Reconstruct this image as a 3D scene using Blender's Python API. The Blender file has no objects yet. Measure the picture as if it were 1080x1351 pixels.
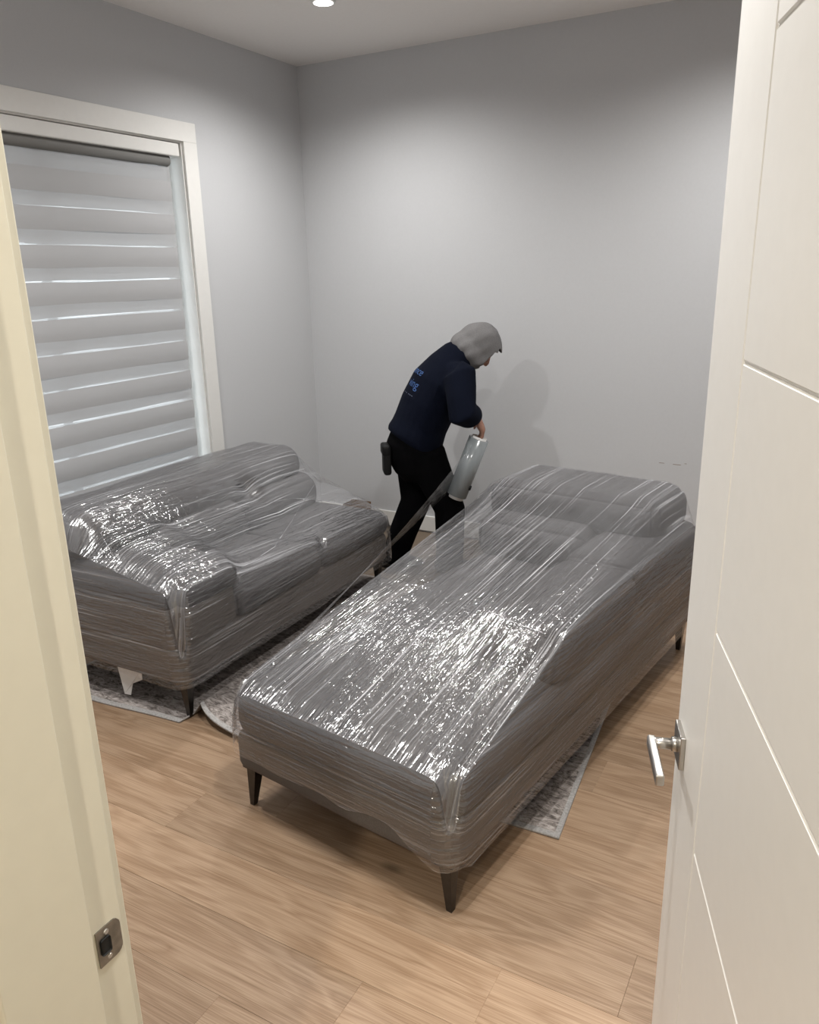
import bpy, bmesh, math, random
from mathutils import Vector, Matrix, noise
from mathutils.bvhtree import BVHTree
random.seed(7)
sc = bpy.context.scene
C = sc.collection
R = math.radians

# ------------------------------------------------------------------ camera
CAM_H = 1.76
F_PX = 1037.39
yaw, pit, rol = R(29.198), R(17.019), R(-1.346)
fw = Vector((-math.sin(yaw)*math.cos(pit), math.cos(yaw)*math.cos(pit), -math.sin(pit)))
rt = Vector((math.cos(yaw), math.sin(yaw), 0)); up = rt.cross(fw)
rt2 = rt*math.cos(rol)+up*math.sin(rol); up2 = -rt*math.sin(rol)+up*math.cos(rol)
cam = bpy.data.objects.new('camera', bpy.data.cameras.new('camera'))
C.objects.link(cam)
cam.data.sensor_fit = 'HORIZONTAL'; cam.data.sensor_width = 36
cam.data.lens = F_PX/1080*36; cam.data.clip_start = 0.05
m = Matrix((rt2, up2, -fw)).transposed().to_4x4(); m.translation = (0, 0, CAM_H)
cam.matrix_world = m
sc.camera = cam

# ------------------------------------------------------------------ world, exposure
W = bpy.data.worlds.new('world'); sc.world = W; W.use_nodes = True
W.node_tree.nodes['Background'].inputs[0].default_value = (.86, .95, 1.0, 1)
W.node_tree.nodes['Background'].inputs[1].default_value = 2.6
sc.view_settings.view_transform = 'Standard'; sc.view_settings.look = 'None'
sc.view_settings.gamma = 1; sc.view_settings.use_curve_mapping = False
sc.view_settings.exposure = 0.0
sc.cycles.transparent_max_bounces = 24
sc.cycles.max_bounces = 8
sc.cycles.sample_clamp_indirect = 6

# room frame: x along the back wall, y along the window wall, camera above the origin
XL, XR, YB, YD, ZC = -3.379, 0.80, 4.683, 0.556, 3.048
POTS = [(-2.50, 3.72), (-2.50, 1.40), (-0.42, 3.72), (-0.42, 1.40)]
POT_W, HALL_W = 215.0, 300.0

def spot(name, loc, power, size, blend, rad, col):
    l = bpy.data.lights.new(name, 'SPOT'); l.energy = power; l.spot_size = R(size); l.spot_blend = blend
    l.shadow_soft_size = rad; l.color = col
    o = bpy.data.objects.new(name, l); C.objects.link(o); o.location = loc
    return o
for (x, y) in POTS:
    spot('downlight_beam', (x, y, ZC-.012), POT_W*(.92 if y > 3 else 1.22), 156, .95, .045, (1.0, .985, .965))
for (x, y) in [(-.2, -1.1)]:
    spot('hall_downlight_beam', (x, y, ZC-.012), HALL_W, 150, .5, .05, (1.0, .92, .79))

# ------------------------------------------------------------------ material helpers
def srgb(r, g, b):
    f = lambda c: (c/255/12.92) if c/255 <= .04045 else ((c/255+.055)/1.055)**2.4
    return (f(r), f(g), f(b), 1)
def mat(name, col, rough=.6, metal=0, spec=.5):
    m = bpy.data.materials.new(name); m.use_nodes = True
    b = m.node_tree.nodes['Principled BSDF']
    b.inputs['Base Color'].default_value = col; b.inputs['Roughness'].default_value = rough
    b.inputs['Metallic'].default_value = metal; b.inputs['Specular IOR Level'].default_value = spec
    return m
def nodes(m): return m.node_tree.nodes, m.node_tree.links, m.node_tree.nodes['Principled BSDF']
def add_noise(m, scale, amt, col2=None, bump=0, coord='Object', stretch=(1, 1, 1), detail=4, bdist=.002):
    N, L, B = nodes(m)
    tc = N.new('ShaderNodeTexCoord'); mp = N.new('ShaderNodeMapping'); mp.inputs['Scale'].default_value = stretch
    nz = N.new('ShaderNodeTexNoise'); nz.inputs['Scale'].default_value = scale; nz.inputs['Detail'].default_value = detail
    L.new(tc.outputs[coord], mp.inputs[0]); L.new(mp.outputs[0], nz.inputs['Vector'])
    c = B.inputs['Base Color'].default_value[:]
    if amt or col2:
        mx = N.new('ShaderNodeMix'); mx.data_type = 'RGBA'
        mx.inputs['A'].default_value = c
        mx.inputs['B'].default_value = col2 or tuple(x*(1-amt) for x in c[:3])+(1,)
        rp = N.new('ShaderNodeMapRange'); rp.inputs['From Min'].default_value = .35; rp.inputs['From Max'].default_value = .68
        L.new(nz.outputs['Fac'], rp.inputs['Value']); L.new(rp.outputs[0], mx.inputs['Factor']); L.new(mx.outputs['Result'], B.inputs['Base Color'])
    if bump:
        bp = N.new('ShaderNodeBump'); bp.inputs['Strength'].default_value = bump; bp.inputs['Distance'].default_value = bdist
        L.new(nz.outputs['Fac'], bp.inputs['Height']); L.new(bp.outputs[0], B.inputs['Normal'])
    return m

M = {}
M['wall'] = add_noise(mat('wall_paint', (.55, .555, .565, 1), .75, spec=.25), 90, .02, bump=.06)
M['ceil'] = add_noise(mat('ceiling_paint', (.84, .815, .79, 1), .85, spec=.2), 60, .02, bump=.05)
M['trim'] = add_noise(mat('white_trim', (.76, .75, .72, 1), .4), 40, .02)
M['door'] = add_noise(mat('door_paint', (.78, .765, .73, 1), .38), 30, .02, bump=.02)
M['jamb'] = add_noise(mat('jamb_paint', (.74, .705, .58, 1), .42), 30, .02)
M['groove'] = mat('door_groove', (.80, .785, .74, 1), .45)
M['hallwall'] = add_noise(mat('hall_paint', (.70, .68, .62, 1), .75), 60, .02)
M['steel'] = add_noise(mat('satin_nickel', (.55, .53, .50, 1), .28, 1), 200, .08, stretch=(1, 1, 12))
M['bronze'] = add_noise(mat('strike_nickel', (.30, .275, .24, 1), .38, 1), 60, .3)
M['dark'] = mat('dark_hole', (.01, .01, .01, 1), .8)
M['leg'] = add_noise(mat('gunmetal', (.075, .07, .065, 1), .32, .9), 40, .2)
M['fabric'] = add_noise(mat('sofa_fabric', (.105, .100, .100, 1), .92, spec=.2), 420, .30, bump=.5, bdist=.001)
M['fabric_base'] = add_noise(mat('sofa_base_fabric', (.135, .118, .105, 1), .92, spec=.2), 420, .30, bump=.5, bdist=.001)
M['piping'] = mat('piping', (.09, .085, .085, 1), .9)
M['shade'] = mat('roller_cloth_shaded', (.20, .196, .186, 1), .9)  # cloth coloured dark to stand for the shade below the head box
M['card'] = add_noise(mat('cardboard', (.20, .115, .055, 1), .9), 60, .2)
M['tag'] = add_noise(mat('white_tag', (.70, .69, .67, 1), .6), 30, .05)
M['navy'] = add_noise(mat('navy_fleece', (.0032, .005, .0125, 1), .95, spec=.1), 300, .35, bump=.4)
M['trouser'] = add_noise(mat('black_cotton', (.0030, .0030, .0034, 1), .95, spec=.04), 200, .3, bump=.3)
M['hood'] = add_noise(mat('grey_jersey', (.185, .180, .180, 1), .95, spec=.1), 260, .25, bump=.5)
M['skin'] = add_noise(mat('skin', (.36, .20, .145, 1), .55), 60, .15, col2=(.30, .145, .10, 1))
M['shoe'] = mat('shoe', (.012, .012, .014, 1), .6)
M['ink'] = mat('blue_print', (.035, .09, .25, 1), .8)
M['ink2'] = mat('grey_print', (.06, .07, .11, 1), .8)
M['black'] = mat('black_plastic', (.006, .006, .006, 1), .6, spec=.2)
M['vinyl'] = mat('window_vinyl', (.78, .80, .80, 1), .35)
M['glow'] = bpy.data.materials.new('lamp_lens'); M['glow'].use_nodes = True
_n, _l, _b = nodes(M['glow']); _b.inputs['Emission Color'].default_value = (1, .97, .93, 1); _b.inputs['Emission Strength'].default_value = 6

def make_wood():
    m = mat('oak_plank', (.4, .3, .2, 1), .42, spec=.35); N, L, B = nodes(m)
    tc = N.new('ShaderNodeTexCoord'); oi = N.new('ShaderNodeObjectInfo')
    off = N.new('ShaderNodeVectorMath'); off.operation = 'MULTIPLY_ADD'
    cmb = N.new('ShaderNodeCombineXYZ')
    for i in range(3): L.new(oi.outputs['Random'], cmb.inputs[i])
    off.inputs[1].default_value = (37, 53, 0); L.new(cmb.outputs[0], off.inputs[0]); L.new(tc.outputs['Object'], off.inputs[2])
    def nz(scale, st, det, dist=0):
        mp = N.new('ShaderNodeMapping'); mp.inputs['Scale'].default_value = st
        n = N.new('ShaderNodeTexNoise'); n.inputs['Scale'].default_value = scale; n.inputs['Detail'].default_value = det; n.inputs['Distortion'].default_value = dist
        L.new(off.outputs[0], mp.inputs[0]); L.new(mp.outputs[0], n.inputs['Vector']); return n
    a = nz(2.2, (.8, 6.5, 1), 2, .8)      # broad cathedral figure
    w = N.new('ShaderNodeMath'); w.operation = 'MULTIPLY'; w.inputs[1].default_value = 9
    L.new(a.outputs['Fac'], w.inputs[0])
    fr = N.new('ShaderNodeMath'); fr.operation = 'PINGPONG'; fr.inputs[1].default_value = 1; L.new(w.outputs[0], fr.inputs[0])
    g = nz(14, (.28, 24, 1), 6, .15)        # fine grain
    r1 = N.new('ShaderNodeValToRGB'); r1.color_ramp.elements[0].position = .15; r1.color_ramp.elements[1].position = .95
    r1.color_ramp.elements[0].color = srgb(173, 147, 121); r1.color_ramp.elements[1].color = srgb(155, 128, 102)
    L.new(fr.outputs[0], r1.inputs[0])
    r2 = N.new('ShaderNodeValToRGB'); r2.color_ramp.elements[0].position = .36; r2.color_ramp.elements[1].position = .62
    r2.color_ramp.elements[0].color = (.66, .61, .56, 1); r2.color_ramp.elements[1].color = (1, 1, 1, 1)
    L.new(g.outputs['Fac'], r2.inputs[0])
    mx = N.new('ShaderNodeMix'); mx.data_type = 'RGBA'; mx.blend_type = 'MULTIPLY'; mx.inputs['Factor'].default_value = .75
    L.new(r1.outputs[0], mx.inputs['A']); L.new(r2.outputs[0], mx.inputs['B'])
    # small knots
    mp = N.new('ShaderNodeMapping'); mp.inputs['Scale'].default_value = (1.6, 3.2, 1); L.new(off.outputs[0], mp.inputs[0])
    vo = N.new('ShaderNodeTexVoronoi'); vo.inputs['Scale'].default_value = 1.1; L.new(mp.outputs[0], vo.inputs['Vector'])
    kr = N.new('ShaderNodeMapRange'); kr.inputs['From Min'].default_value = .02; kr.inputs['From Max'].default_value = .09; kr.inputs['To Min'].default_value = .55; kr.inputs['To Max'].default_value = 1
    L.new(vo.outputs['Distance'], kr.inputs['Value'])
    mk = N.new('ShaderNodeMix'); mk.data_type = 'RGBA'; mk.blend_type = 'MULTIPLY'; mk.inputs['Factor'].default_value = 1
    L.new(mx.outputs['Result'], mk.inputs['A']); L.new(kr.outputs[0], mk.inputs['B'])
    # plank-to-plank tone
    tr = N.new('ShaderNodeMapRange'); tr.inputs['To Min'].default_value = .84; tr.inputs['To Max'].default_value = 1.08; L.new(oi.outputs['Random'], tr.inputs['Value'])
    mt = N.new('ShaderNodeMix'); mt.data_type = 'RGBA'; mt.blend_type = 'MULTIPLY'; mt.inputs['Factor'].default_value = 1
    L.new(mk.outputs['Result'], mt.inputs['A']); L.new(tr.outputs[0], mt.inputs['B'])
    L.new(mt.outputs['Result'], B.inputs['Base Color'])
    bp = N.new('ShaderNodeBump'); bp.inputs['Strength'].default_value = .12; bp.inputs['Distance'].default_value = .001
    L.new(g.outputs['Fac'], bp.inputs['Height']); L.new(bp.outputs[0], B.inputs['Normal'])
    return m
M['wood'] = make_wood()
M['joint'] = mat('plank_joint', (.16, .12, .085, 1), .9)

def make_rug():
    m = mat('rug_pile', (.4, .38, .36, 1), .98, spec=.1); N, L, B = nodes(m)
    tc = N.new('ShaderNodeTexCoord')
    n1 = N.new('ShaderNodeTexNoise'); n1.inputs['Scale'].default_value = 16; n1.inputs['Detail'].default_value = 8; n1.inputs['Roughness'].default_value = .8; n1.inputs['Distortion'].default_value = 1.5
    n2 = N.new('ShaderNodeTexNoise'); n2.inputs['Scale'].default_value = 160; n2.inputs['Detail'].default_value = 2
    mp = N.new('ShaderNodeMapping'); mp.inputs['Scale'].default_value = (1, 2.2, 1); L.new(tc.outputs['Object'], mp.inputs[0])
    L.new(mp.outputs[0], n1.inputs['Vector']); L.new(tc.outputs['Object'], n2.inputs['Vector'])
    rp = N.new('ShaderNodeValToRGB'); e = rp.color_ramp.elements
    e[0].position = .40; e[0].color = srgb(84, 78, 74); e[1].position = .62; e[1].color = srgb(182, 175, 170)
    e2 = rp.color_ramp.elements.new(.50); e2.color = srgb(146, 138, 133)
    L.new(n1.outputs['Fac'], rp.inputs[0]); L.new(rp.outputs[0], B.inputs['Base Color'])
    bp = N.new('ShaderNodeBump'); bp.inputs['Strength'].default_value = .6; bp.inputs['Distance'].default_value = .003
    L.new(n2.outputs['Fac'], bp.inputs['Height']); L.new(bp.outputs[0], B.inputs['Normal'])
    return m
M['rug'] = make_rug()
M['rug_edge'] = add_noise(mat('rug_binding', (.40, .385, .37, 1), .95, spec=.1), 120, .3, bump=.4)

def make_film(name, across, gloss=.20, haze=.16, crinkle=1.0, rough=.17, bump=.0068, slacken=False):
    """clear stretch film: mostly see-through, glossy wrinkles that run along UV.y"""
    m = bpy.data.materials.new(name); m.use_nodes = True
    N, L = m.node_tree.nodes, m.node_tree.links; N.clear()
    out = N.new('ShaderNodeOutputMaterial'); uv = N.new('ShaderNodeUVMap')
    def nz(sx, sy, det, rough=.5, dist=0.):
        mp = N.new('ShaderNodeMapping'); mp.inputs['Scale'].default_value = (sx, sy, 1)
        n = N.new('ShaderNodeTexNoise'); n.noise_dimensions = '2D'; n.inputs['Scale'].default_value = 1
        n.inputs['Detail'].default_value = det; n.inputs['Roughness'].default_value = rough; n.inputs['Distortion'].default_value = dist
        L.new(uv.outputs[0], mp.inputs[0]); L.new(mp.outputs[0], n.inputs['Vector']); return n
    def rng(n, a, b, c, d):
        r = N.new('ShaderNodeMapRange'); r.inputs['From Min'].default_value = a; r.inputs['From Max'].default_value = b
        r.inputs['To Min'].default_value = c; r.inputs['To Max'].default_value = d; L.new(n, r.inputs['Value']); return r.outputs[0]
    def op(o, a, b):
        k = N.new('ShaderNodeMath'); k.operation = o
        for i, s in enumerate((a, b)):
            if isinstance(s, (int, float)): k.inputs[i].default_value = s
            else: L.new(s, k.inputs[i])
        return k.outputs[0]
    fine = nz(across, 8.5, 1.0, .5, .25).outputs['Fac']
    thread = nz(across*1.7, 1.3, 2, .5, .1).outputs['Fac']
    wide = nz(across*.16, 1.0, 2).outputs['Fac']
    crk = nz(44, 36, 1.5, .5, .8).outputs['Fac']
    patch = nz(3.4, 2.8, 2).outputs['Fac']
    pm = rng(patch, .42, .60, .1, 1.0)
    h = op('ADD', op('ADD', fine, op('MULTIPLY', wide, 1.5)), op('MULTIPLY', op('MULTIPLY', crk, pm), crinkle))
    bp = N.new('ShaderNodeBump'); bp.inputs['Strength'].default_value = 1; bp.inputs['Distance'].default_value = bump
    sx_ = N.new('ShaderNodeSeparateXYZ'); L.new(uv.outputs[0], sx_.inputs[0])
    slack = rng(sx_.outputs[1], .42, .95, 1.0, .55) if slacken else None   # film is slack at the near end, taut further on
    L.new(op('MULTIPLY', h, slack) if slacken else h, bp.inputs['Height'])
    gl = N.new('ShaderNodeBsdfGlossy')
    gl.inputs['Roughness'].default_value = rough; gl.inputs['Color'].default_value = (1, 1, 1, 1); L.new(bp.outputs[0], gl.inputs['Normal'])
    tr = N.new('ShaderNodeBsdfTransparent'); tr.inputs[0].default_value = (.97, .97, .98, 1)
    df = N.new('ShaderNodeBsdfDiffuse'); df.inputs[0].default_value = (.85, .85, .88, 1)
    s1 = op('POWER', rng(thread, .53, .74, 0, 1), 1.2)
    s2 = rng(wide, .42, .66, .05, 1)
    hz = op('ADD', op('MULTIPLY', op('MULTIPLY', s1, s2), haze*4), haze*.15)
    mx1 = N.new('ShaderNodeMixShader'); L.new(hz, mx1.inputs[0]); L.new(tr.outputs[0], mx1.inputs[1]); L.new(df.outputs[0], mx1.inputs[2])
    lw = N.new('ShaderNodeFresnel'); lw.inputs[0].default_value = 1.30
    gf = op('MINIMUM', op('ADD', gloss, op('MULTIPLY', lw.outputs[0], .5)), .5)
    mx2 = N.new('ShaderNodeMixShader'); L.new(gf, mx2.inputs[0]); L.new(mx1.outputs[0], mx2.inputs[1]); L.new(gl.outputs[0], mx2.inputs[2])
    L.new(mx2.outputs[0], out.inputs[0])
    return m
M['film'] = make_film('stretch_film', 88, .17, crinkle=.6, slacken=True)
M['film_tight'] = make_film('stretch_film_tight', 85, .10, .075, .5)
M['film_loose'] = make_film('stretch_film_loose', 50, .06, .16, .2)

def make_cloth(name, dif, trans, transp, col):
    m = bpy.data.materials.new(name); m.use_nodes = True
    N, L = m.node_tree.nodes, m.node_tree.links; N.clear()
    out = N.new('ShaderNodeOutputMaterial')
    d = N.new('ShaderNodeBsdfDiffuse'); t = N.new('ShaderNodeBsdfTranslucent'); p = N.new('ShaderNodeBsdfTransparent')
    d.inputs[0].default_value = col; t.inputs[0].default_value = col
    tc = N.new('ShaderNodeTexCoord'); nz = N.new('ShaderNodeTexNoise'); nz.inputs['Scale'].default_value = 400; L.new(tc.outputs['Object'], nz.inputs['Vector'])
    bp = N.new('ShaderNodeBump'); bp.inputs['Strength'].default_value = .2; bp.inputs['Distance'].default_value = .001
    L.new(nz.outputs['Fac'], bp.inputs['Height']); L.new(bp.outputs[0], d.inputs['Normal'])
    a = N.new('ShaderNodeMixShader'); a.inputs[0].default_value = trans/(dif+trans)
    L.new(d.outputs[0], a.inputs[1]); L.new(t.outputs[0], a.inputs[2])
    b = N.new('ShaderNodeMixShader'); b.inputs[0].default_value = transp
    L.new(a.outputs[0], b.inputs[1]); L.new(p.outputs[0], b.inputs[2]); L.new(b.outputs[0], out.inputs[0])
    return m
M['blind'] = make_cloth('blind_band', .95, .05, 0, (.43, .43, .435, 1))
M['rear_blind_backlit'] = make_cloth('blind_rear_band_backlit', .86, .14, 0, (.56, .56, .565, 1))  # lighter copy of the band fabric, daylight from behind put into its colour
M['sheer'] = make_cloth('blind_sheer', .7, .3, .32, (.60, .60, .605, 1))
M['glass'] = mat('glass', (1, 1, 1, 1), .02)
_n, _l, _b = nodes(M['glass']); _b.inputs['Transmission Weight'].default_value = 1; _b.inputs['IOR'].default_value = 1.02

# ------------------------------------------------------------------ mesh helpers
def obj(name, bm, m, parent=None, smooth=False):
    me = bpy.data.meshes.new(name); bm.normal_update(); bm.to_mesh(me); bm.free()
    if smooth:
        for p in me.polygons: p.use_smooth = True
    if m is not None: me.materials.append(M[m] if isinstance(m, str) else m)
    o = bpy.data.objects.new(name, me); C.objects.link(o)
    if parent: o.parent = parent
    return o
def tag(o, label, cat, group=None):
    o['label'] = label; o['category'] = cat
    if group: o['group'] = group
    return o
def struct(o, label):
    o['kind'] = 'structure'; o['label'] = label; return o
def empty(name, loc=(0, 0, 0), rz=0):
    o = bpy.data.objects.new(name, None); C.objects.link(o); o.location = loc; o.rotation_euler = (0, 0, rz); o.empty_display_size = .1
    return o
def box(bm, x0, x1, y0, y1, z0, z1, bev=0, seg=2):
    r = bmesh.ops.create_cube(bm, size=1)
    for v in r['verts']:
        v.co = Vector(((x0+x1)/2+v.co.x*(x1-x0), (y0+y1)/2+v.co.y*(y1-y0), (z0+z1)/2+v.co.z*(z1-z0)))
    if bev:
        es = list({e for v in r['verts'] for e in v.link_edges})
        bmesh.ops.bevel(bm, geom=es, offset=bev, segments=seg, affect='EDGES', profile=.5)
    return bm
def B(*a, **k): return box(bmesh.new(), *a, **k)
def tube(bm, pts, rads, seg=12, cap=True):
    """round or elliptical tube through pts; rads: r or (r_side, r_front, front_dir)"""
    rings = []; n = len(pts); pts = [Vector(p) for p in pts]; prev = None
    for i, p in enumerate(pts):
        t = (pts[min(i+1, n-1)]-pts[max(i-1, 0)]).normalized()
        r = rads[i] if isinstance(rads, (list, tuple)) else rads
        if isinstance(r, tuple):
            ra, rb, fd = r; b = Vector(fd); b = (b-t*b.dot(t)).normalized(); a = t.cross(b)
        else:
            ra = rb = r
            a = prev if prev else (Vector((0, 0, 1)).cross(t) if abs(t.z) < .9 else Vector((1, 0, 0)).cross(t))
            a = (a-t*a.dot(t)).normalized(); b = t.cross(a)
        prev = a
        rings.append([bm.verts.new(p+a*ra*math.cos(2*math.pi*k/seg)+b*rb*math.sin(2*math.pi*k/seg)) for k in range(seg)])
    for i in range(n-1):
        for k in range(seg):
            bm.faces.new((rings[i][k], rings[i][(k+1) % seg], rings[i+1][(k+1) % seg], rings[i+1][k]))
    if cap:
        bm.faces.new(rings[0][::-1]); bm.faces.new(rings[-1])
    return bm
def ball(bm, c, r, seg=20, rings=14, rot=None):
    g = bmesh.ops.create_uvsphere(bm, u_segments=seg, v_segments=rings, radius=1)
    for v in g['verts']:
        p = Vector((v.co.x*r[0], v.co.y*r[1], v.co.z*r[2]))
        if rot: p = rot @ p
        v.co = p+Vector(c)
    return bm
def cushion(x0, x1, y0, y1, z0, z1, r=.06, puff=.015, n=14, wob=.006, seed=0):
    """soft upholstered block: rounded edges, slightly domed faces, uneven surface"""
    bm = bmesh.new(); bmesh.ops.create_cube(bm, size=2)
    bmesh.ops.subdivide_edges(bm, edges=bm.edges[:], cuts=n, use_grid_fill=True)
    c = Vector(((x0+x1)/2, (y0+y1)/2, (z0+z1)/2)); h = Vector(((x1-x0)/2, (y1-y0)/2, (z1-z0)/2))
    for v in bm.verts:
        q = v.co.copy()
        d = Vector([(1-abs(q[i])**3) for i in range(3)])
        p = Vector([math.copysign(math.sin(abs(q[i])*math.pi/2)**.8, q[i])*h[i] for i in range(3)])
        inn = Vector([max(-(h[i]-r), min(h[i]-r, p[i])) for i in range(3)])
        e = p-inn
        if e.length > 1e-9: p = inn+e.normalized()*min(r, max(abs(e[0]), abs(e[1]), abs(e[2])))
        for i in range(3):
            j, k = (i+1) % 3, (i+2) % 3
            p[i] += math.copysign(puff*d[j]*d[k], q[i])*(abs(q[i])**4)
        nn = noise.noise((p+c)*4+Vector((seed*7.1, 3, seed)))
        p += e.normalized()*nn*wob if e.length > 1e-9 else Vector((0, 0, 0))
        v.co = p+c
    return bm
def remeshed(name, bm, voxel, m, parent, smooth_it=6):
    o = obj(name, bm, m)
    md = o.modifiers.new('r', 'REMESH'); md.mode = 'VOXEL'; md.voxel_size = voxel; md.use_smooth_shade = True
    sm = o.modifiers.new('s', 'SMOOTH'); sm.factor = .5; sm.iterations = smooth_it
    dg = bpy.context.evaluated_depsgraph_get(); ev = o.evaluated_get(dg)
    me = bpy.data.meshes.new_from_object(ev); old = o.data
    o.modifiers.clear(); o.data = me; bpy.data.meshes.remove(old); me.name = name
    if not me.materials: me.materials.append(M[m])
    for p in me.polygons: p.use_smooth = True
    o.parent = parent
    return o

# ------------------------------------------------------------------ room shell
fl = struct(obj('floor', B(XL, XR, YD-.178, YB, -.05, -.0125), 'joint'), 'light oak plank floor with staggered end joints')
PW, PL, PT = .205, 1.5175, .0125
plank_me = {}
y = .295; row = 0
while y < YB-.01:
    y_ = max(y, YD-.176); w = min(y+PW, YB)-y_
    x = -.909+.3035*(row-4)-3*PL
    while x < XR:
        a, b = max(x, XL), min(x+PL, XR)
        if b-a > .02:
            key = (round(b-a, 3), round(w, 3))
            if key not in plank_me:
                me = bpy.data.meshes.new('plank'); bm = bmesh.new()
                box(bm, -key[0]/2+.0003, key[0]/2-.0003, -w/2+.0003, w/2-.0003, -PT, 0, .0005, 1); bm.to_mesh(me); bm.free()
                me.materials.append(M['wood']); plank_me[key] = me
            p = bpy.data.objects.new('plank', plank_me[key]); C.objects.link(p); p.parent = fl; p.location = ((a+b)/2, y_+w/2, 0)
        x += PL
    y += PW; row += 1
struct(obj('floor_hall', B(-1.9, 1.3, -3.0, YD-.178, -.05, 0), 'wood'), 'oak hallway floor outside the doorway')
struct(obj('ceiling', B(XL-.15, XR+.15, YD-.178, YB+.15, ZC, ZC+.1), 'ceil'), 'white painted flat ceiling')
struct(obj('ceiling_hall', B(-1.9, 1.3, -3.0, YD-.178, ZC, ZC+.1), 'ceil'), 'hallway ceiling outside the doorway')
struct(obj('wall_back', B(XL-.15, XR+.15, YB, YB+.12, -.05, ZC), 'wall'), 'plain pale grey wall behind the worker')
struct(obj('wall_right', B(XR, XR+.12, YD-.178, YB, -.05, ZC), 'wall'), 'pale grey side wall behind the open door')
WY0, WY1, WZ0, WZ1 = 1.90, 3.563, .42, 2.472          # window opening
bm = bmesh.new(); T = .17
box(bm, XL-T, XL, YD-.178, WY0, -.05, ZC); box(bm, XL-T, XL, WY1, YB, -.05, ZC)
box(bm, XL-T, XL, WY0, WY1, -.05, WZ0); box(bm, XL-T, XL, WY0, WY1, WZ1, ZC)
struct(obj('wall_left', bm, 'wall'), 'pale grey wall holding the tall window')
JX, HX, DZ = -.775, .092, 2.46                           # doorway opening
bm = bmesh.new()
box(bm, XL, JX-.02, YD-.178, YD, -.05, ZC); box(bm, HX+.02, XR, YD-.178, YD, -.05, ZC); box(bm, JX-.02, HX+.02, YD-.178, YD, DZ+.02, ZC)
struct(obj('wall_front', bm, 'wall'), 'wall pierced by the doorway the view looks through')
bm = bmesh.new()
box(bm, -1.9, -1.8, -3.0, YD-.178, 0, ZC); box(bm, 1.2, 1.3, -3.0, YD-.178, 0, ZC); box(bm, -1.9, 1.3, -3.1, -3.0, 0, ZC)
struct(obj('wall_hall', bm, 'hallwall'), 'hallway walls outside the doorway')
for nm, a in (('baseboard_back', (XL+.014, XR, YB-.014, YB, 0, .11)), ('baseboard_left', (XL, XL+.014, YD, YB-.014, 0, .11)),
              ('baseboard_right', (XR-.014, XR, YD, YB-.014, 0, .11))):
    struct(obj(nm, B(*a, bev=.003), 'trim'), 'low white baseboard along the '+nm.split('_')[1]+' wall')

# window trim, frame, glass
tr = struct(obj('trim_1', B(XL, XL+.016, WY1, WY1+.103, 0.30, WZ1, bev=.002), 'trim'), 'flat white casing around the window')
obj('head_casing', B(XL, XL+.016, WY0-.10, WY1+.103, WZ1, WZ1+.101, bev=.002), 'trim', tr)
obj('side_casing', B(XL, XL+.016, WY0-.10, WY0, .30, WZ1, bev=.002), 'trim', tr)
obj('sill_casing', B(XL, XL+.03, WY0, WY1, WZ0-.10, WZ0, bev=.002), 'trim', tr)
wn = struct(obj('window_1', B(XL-.155, XL-.115, WY1-.05, WY1, WZ0, WZ1, bev=.003), 'vinyl'), 'tall window glowing with daylight behind the blind')
obj('window_frame', B(XL-.155, XL-.115, WY0, WY0+.05, WZ0, WZ1, bev=.003), 'vinyl', wn)
obj('window_frame', B(XL-.155, XL-.115, WY0+.05, WY1-.05, WZ1-.05, WZ1, bev=.003), 'vinyl', wn)
obj('window_frame', B(XL-.155, XL-.115, WY0+.05, WY1-.05, WZ0, WZ0+.05, bev=.003), 'vinyl', wn)
obj('mullion', B(XL-.15, XL-.12, 2.66, 2.70, WZ0+.05, WZ1-.05, bev=.003), 'vinyl', wn)
obj('reveal_liner', B(XL-.115, XL, WY1-.008, WY1, WZ0, WZ1), 'trim', wn)
obj('reveal_liner', B(XL-.115, XL, WY0, WY1-.008, WZ1-.008, WZ1), 'trim', wn)
for a, b in ((WY0+.05, 2.66), (2.70, WY1-.05)):
    obj('pane', B(XL-.138, XL-.132, a, b, WZ0+.05, WZ1-.05), 'glass', wn)

# zebra roller blind
bl = tag(empty('zebra_blind', (XL-.045, (WY0+WY1)/2, WZ1)), 'grey banded zebra roller blind lowered over the daylit window', 'blind')
def rel(o, root): o.parent = root; o.matrix_parent_inverse = Matrix.Translation(-root.location); return o
rel(obj('head_box', B(XL-.095, XL-.004, WY0+.02, 3.545, 2.394, 2.462, bev=.006), 'trim'), bl)
rel(obj('roller', tube(bmesh.new(), [(XL-.052, WY0+.04, 2.372), (XL-.052, 3.49, 2.372)], .030, 16), 'shade', None, True), bl)
BY0, BY1, NB = WY0+.03, 3.500, 12
def band(x, z0, z1, bow, seed, m, nm):
    bm = bmesh.new(); ny, nz = 24, 6; g = []
    for i in range(ny+1):
        t = i/ny; yy = BY0+(BY1-BY0)*t; rowv = []
        for j in range(nz+1):
            s = j/nz
            wv = (.0035 if 'rear' not in nm else .009)*noise.noise(Vector((yy*2.3, seed*3.7, 0)))
            rowv.append(bm.verts.new((x+bow*math.sin(math.pi*s)+wv*1.5, yy, z0+(z1-z0)*s+wv)))
        g.append(rowv)
    for i in range(ny):
        for j in range(nz): bm.faces.new((g[i][j], g[i+1][j], g[i+1][j+1], g[i][j+1]))
    return rel(obj(nm, bm, m, None, True), bl)
P = .1735
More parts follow.
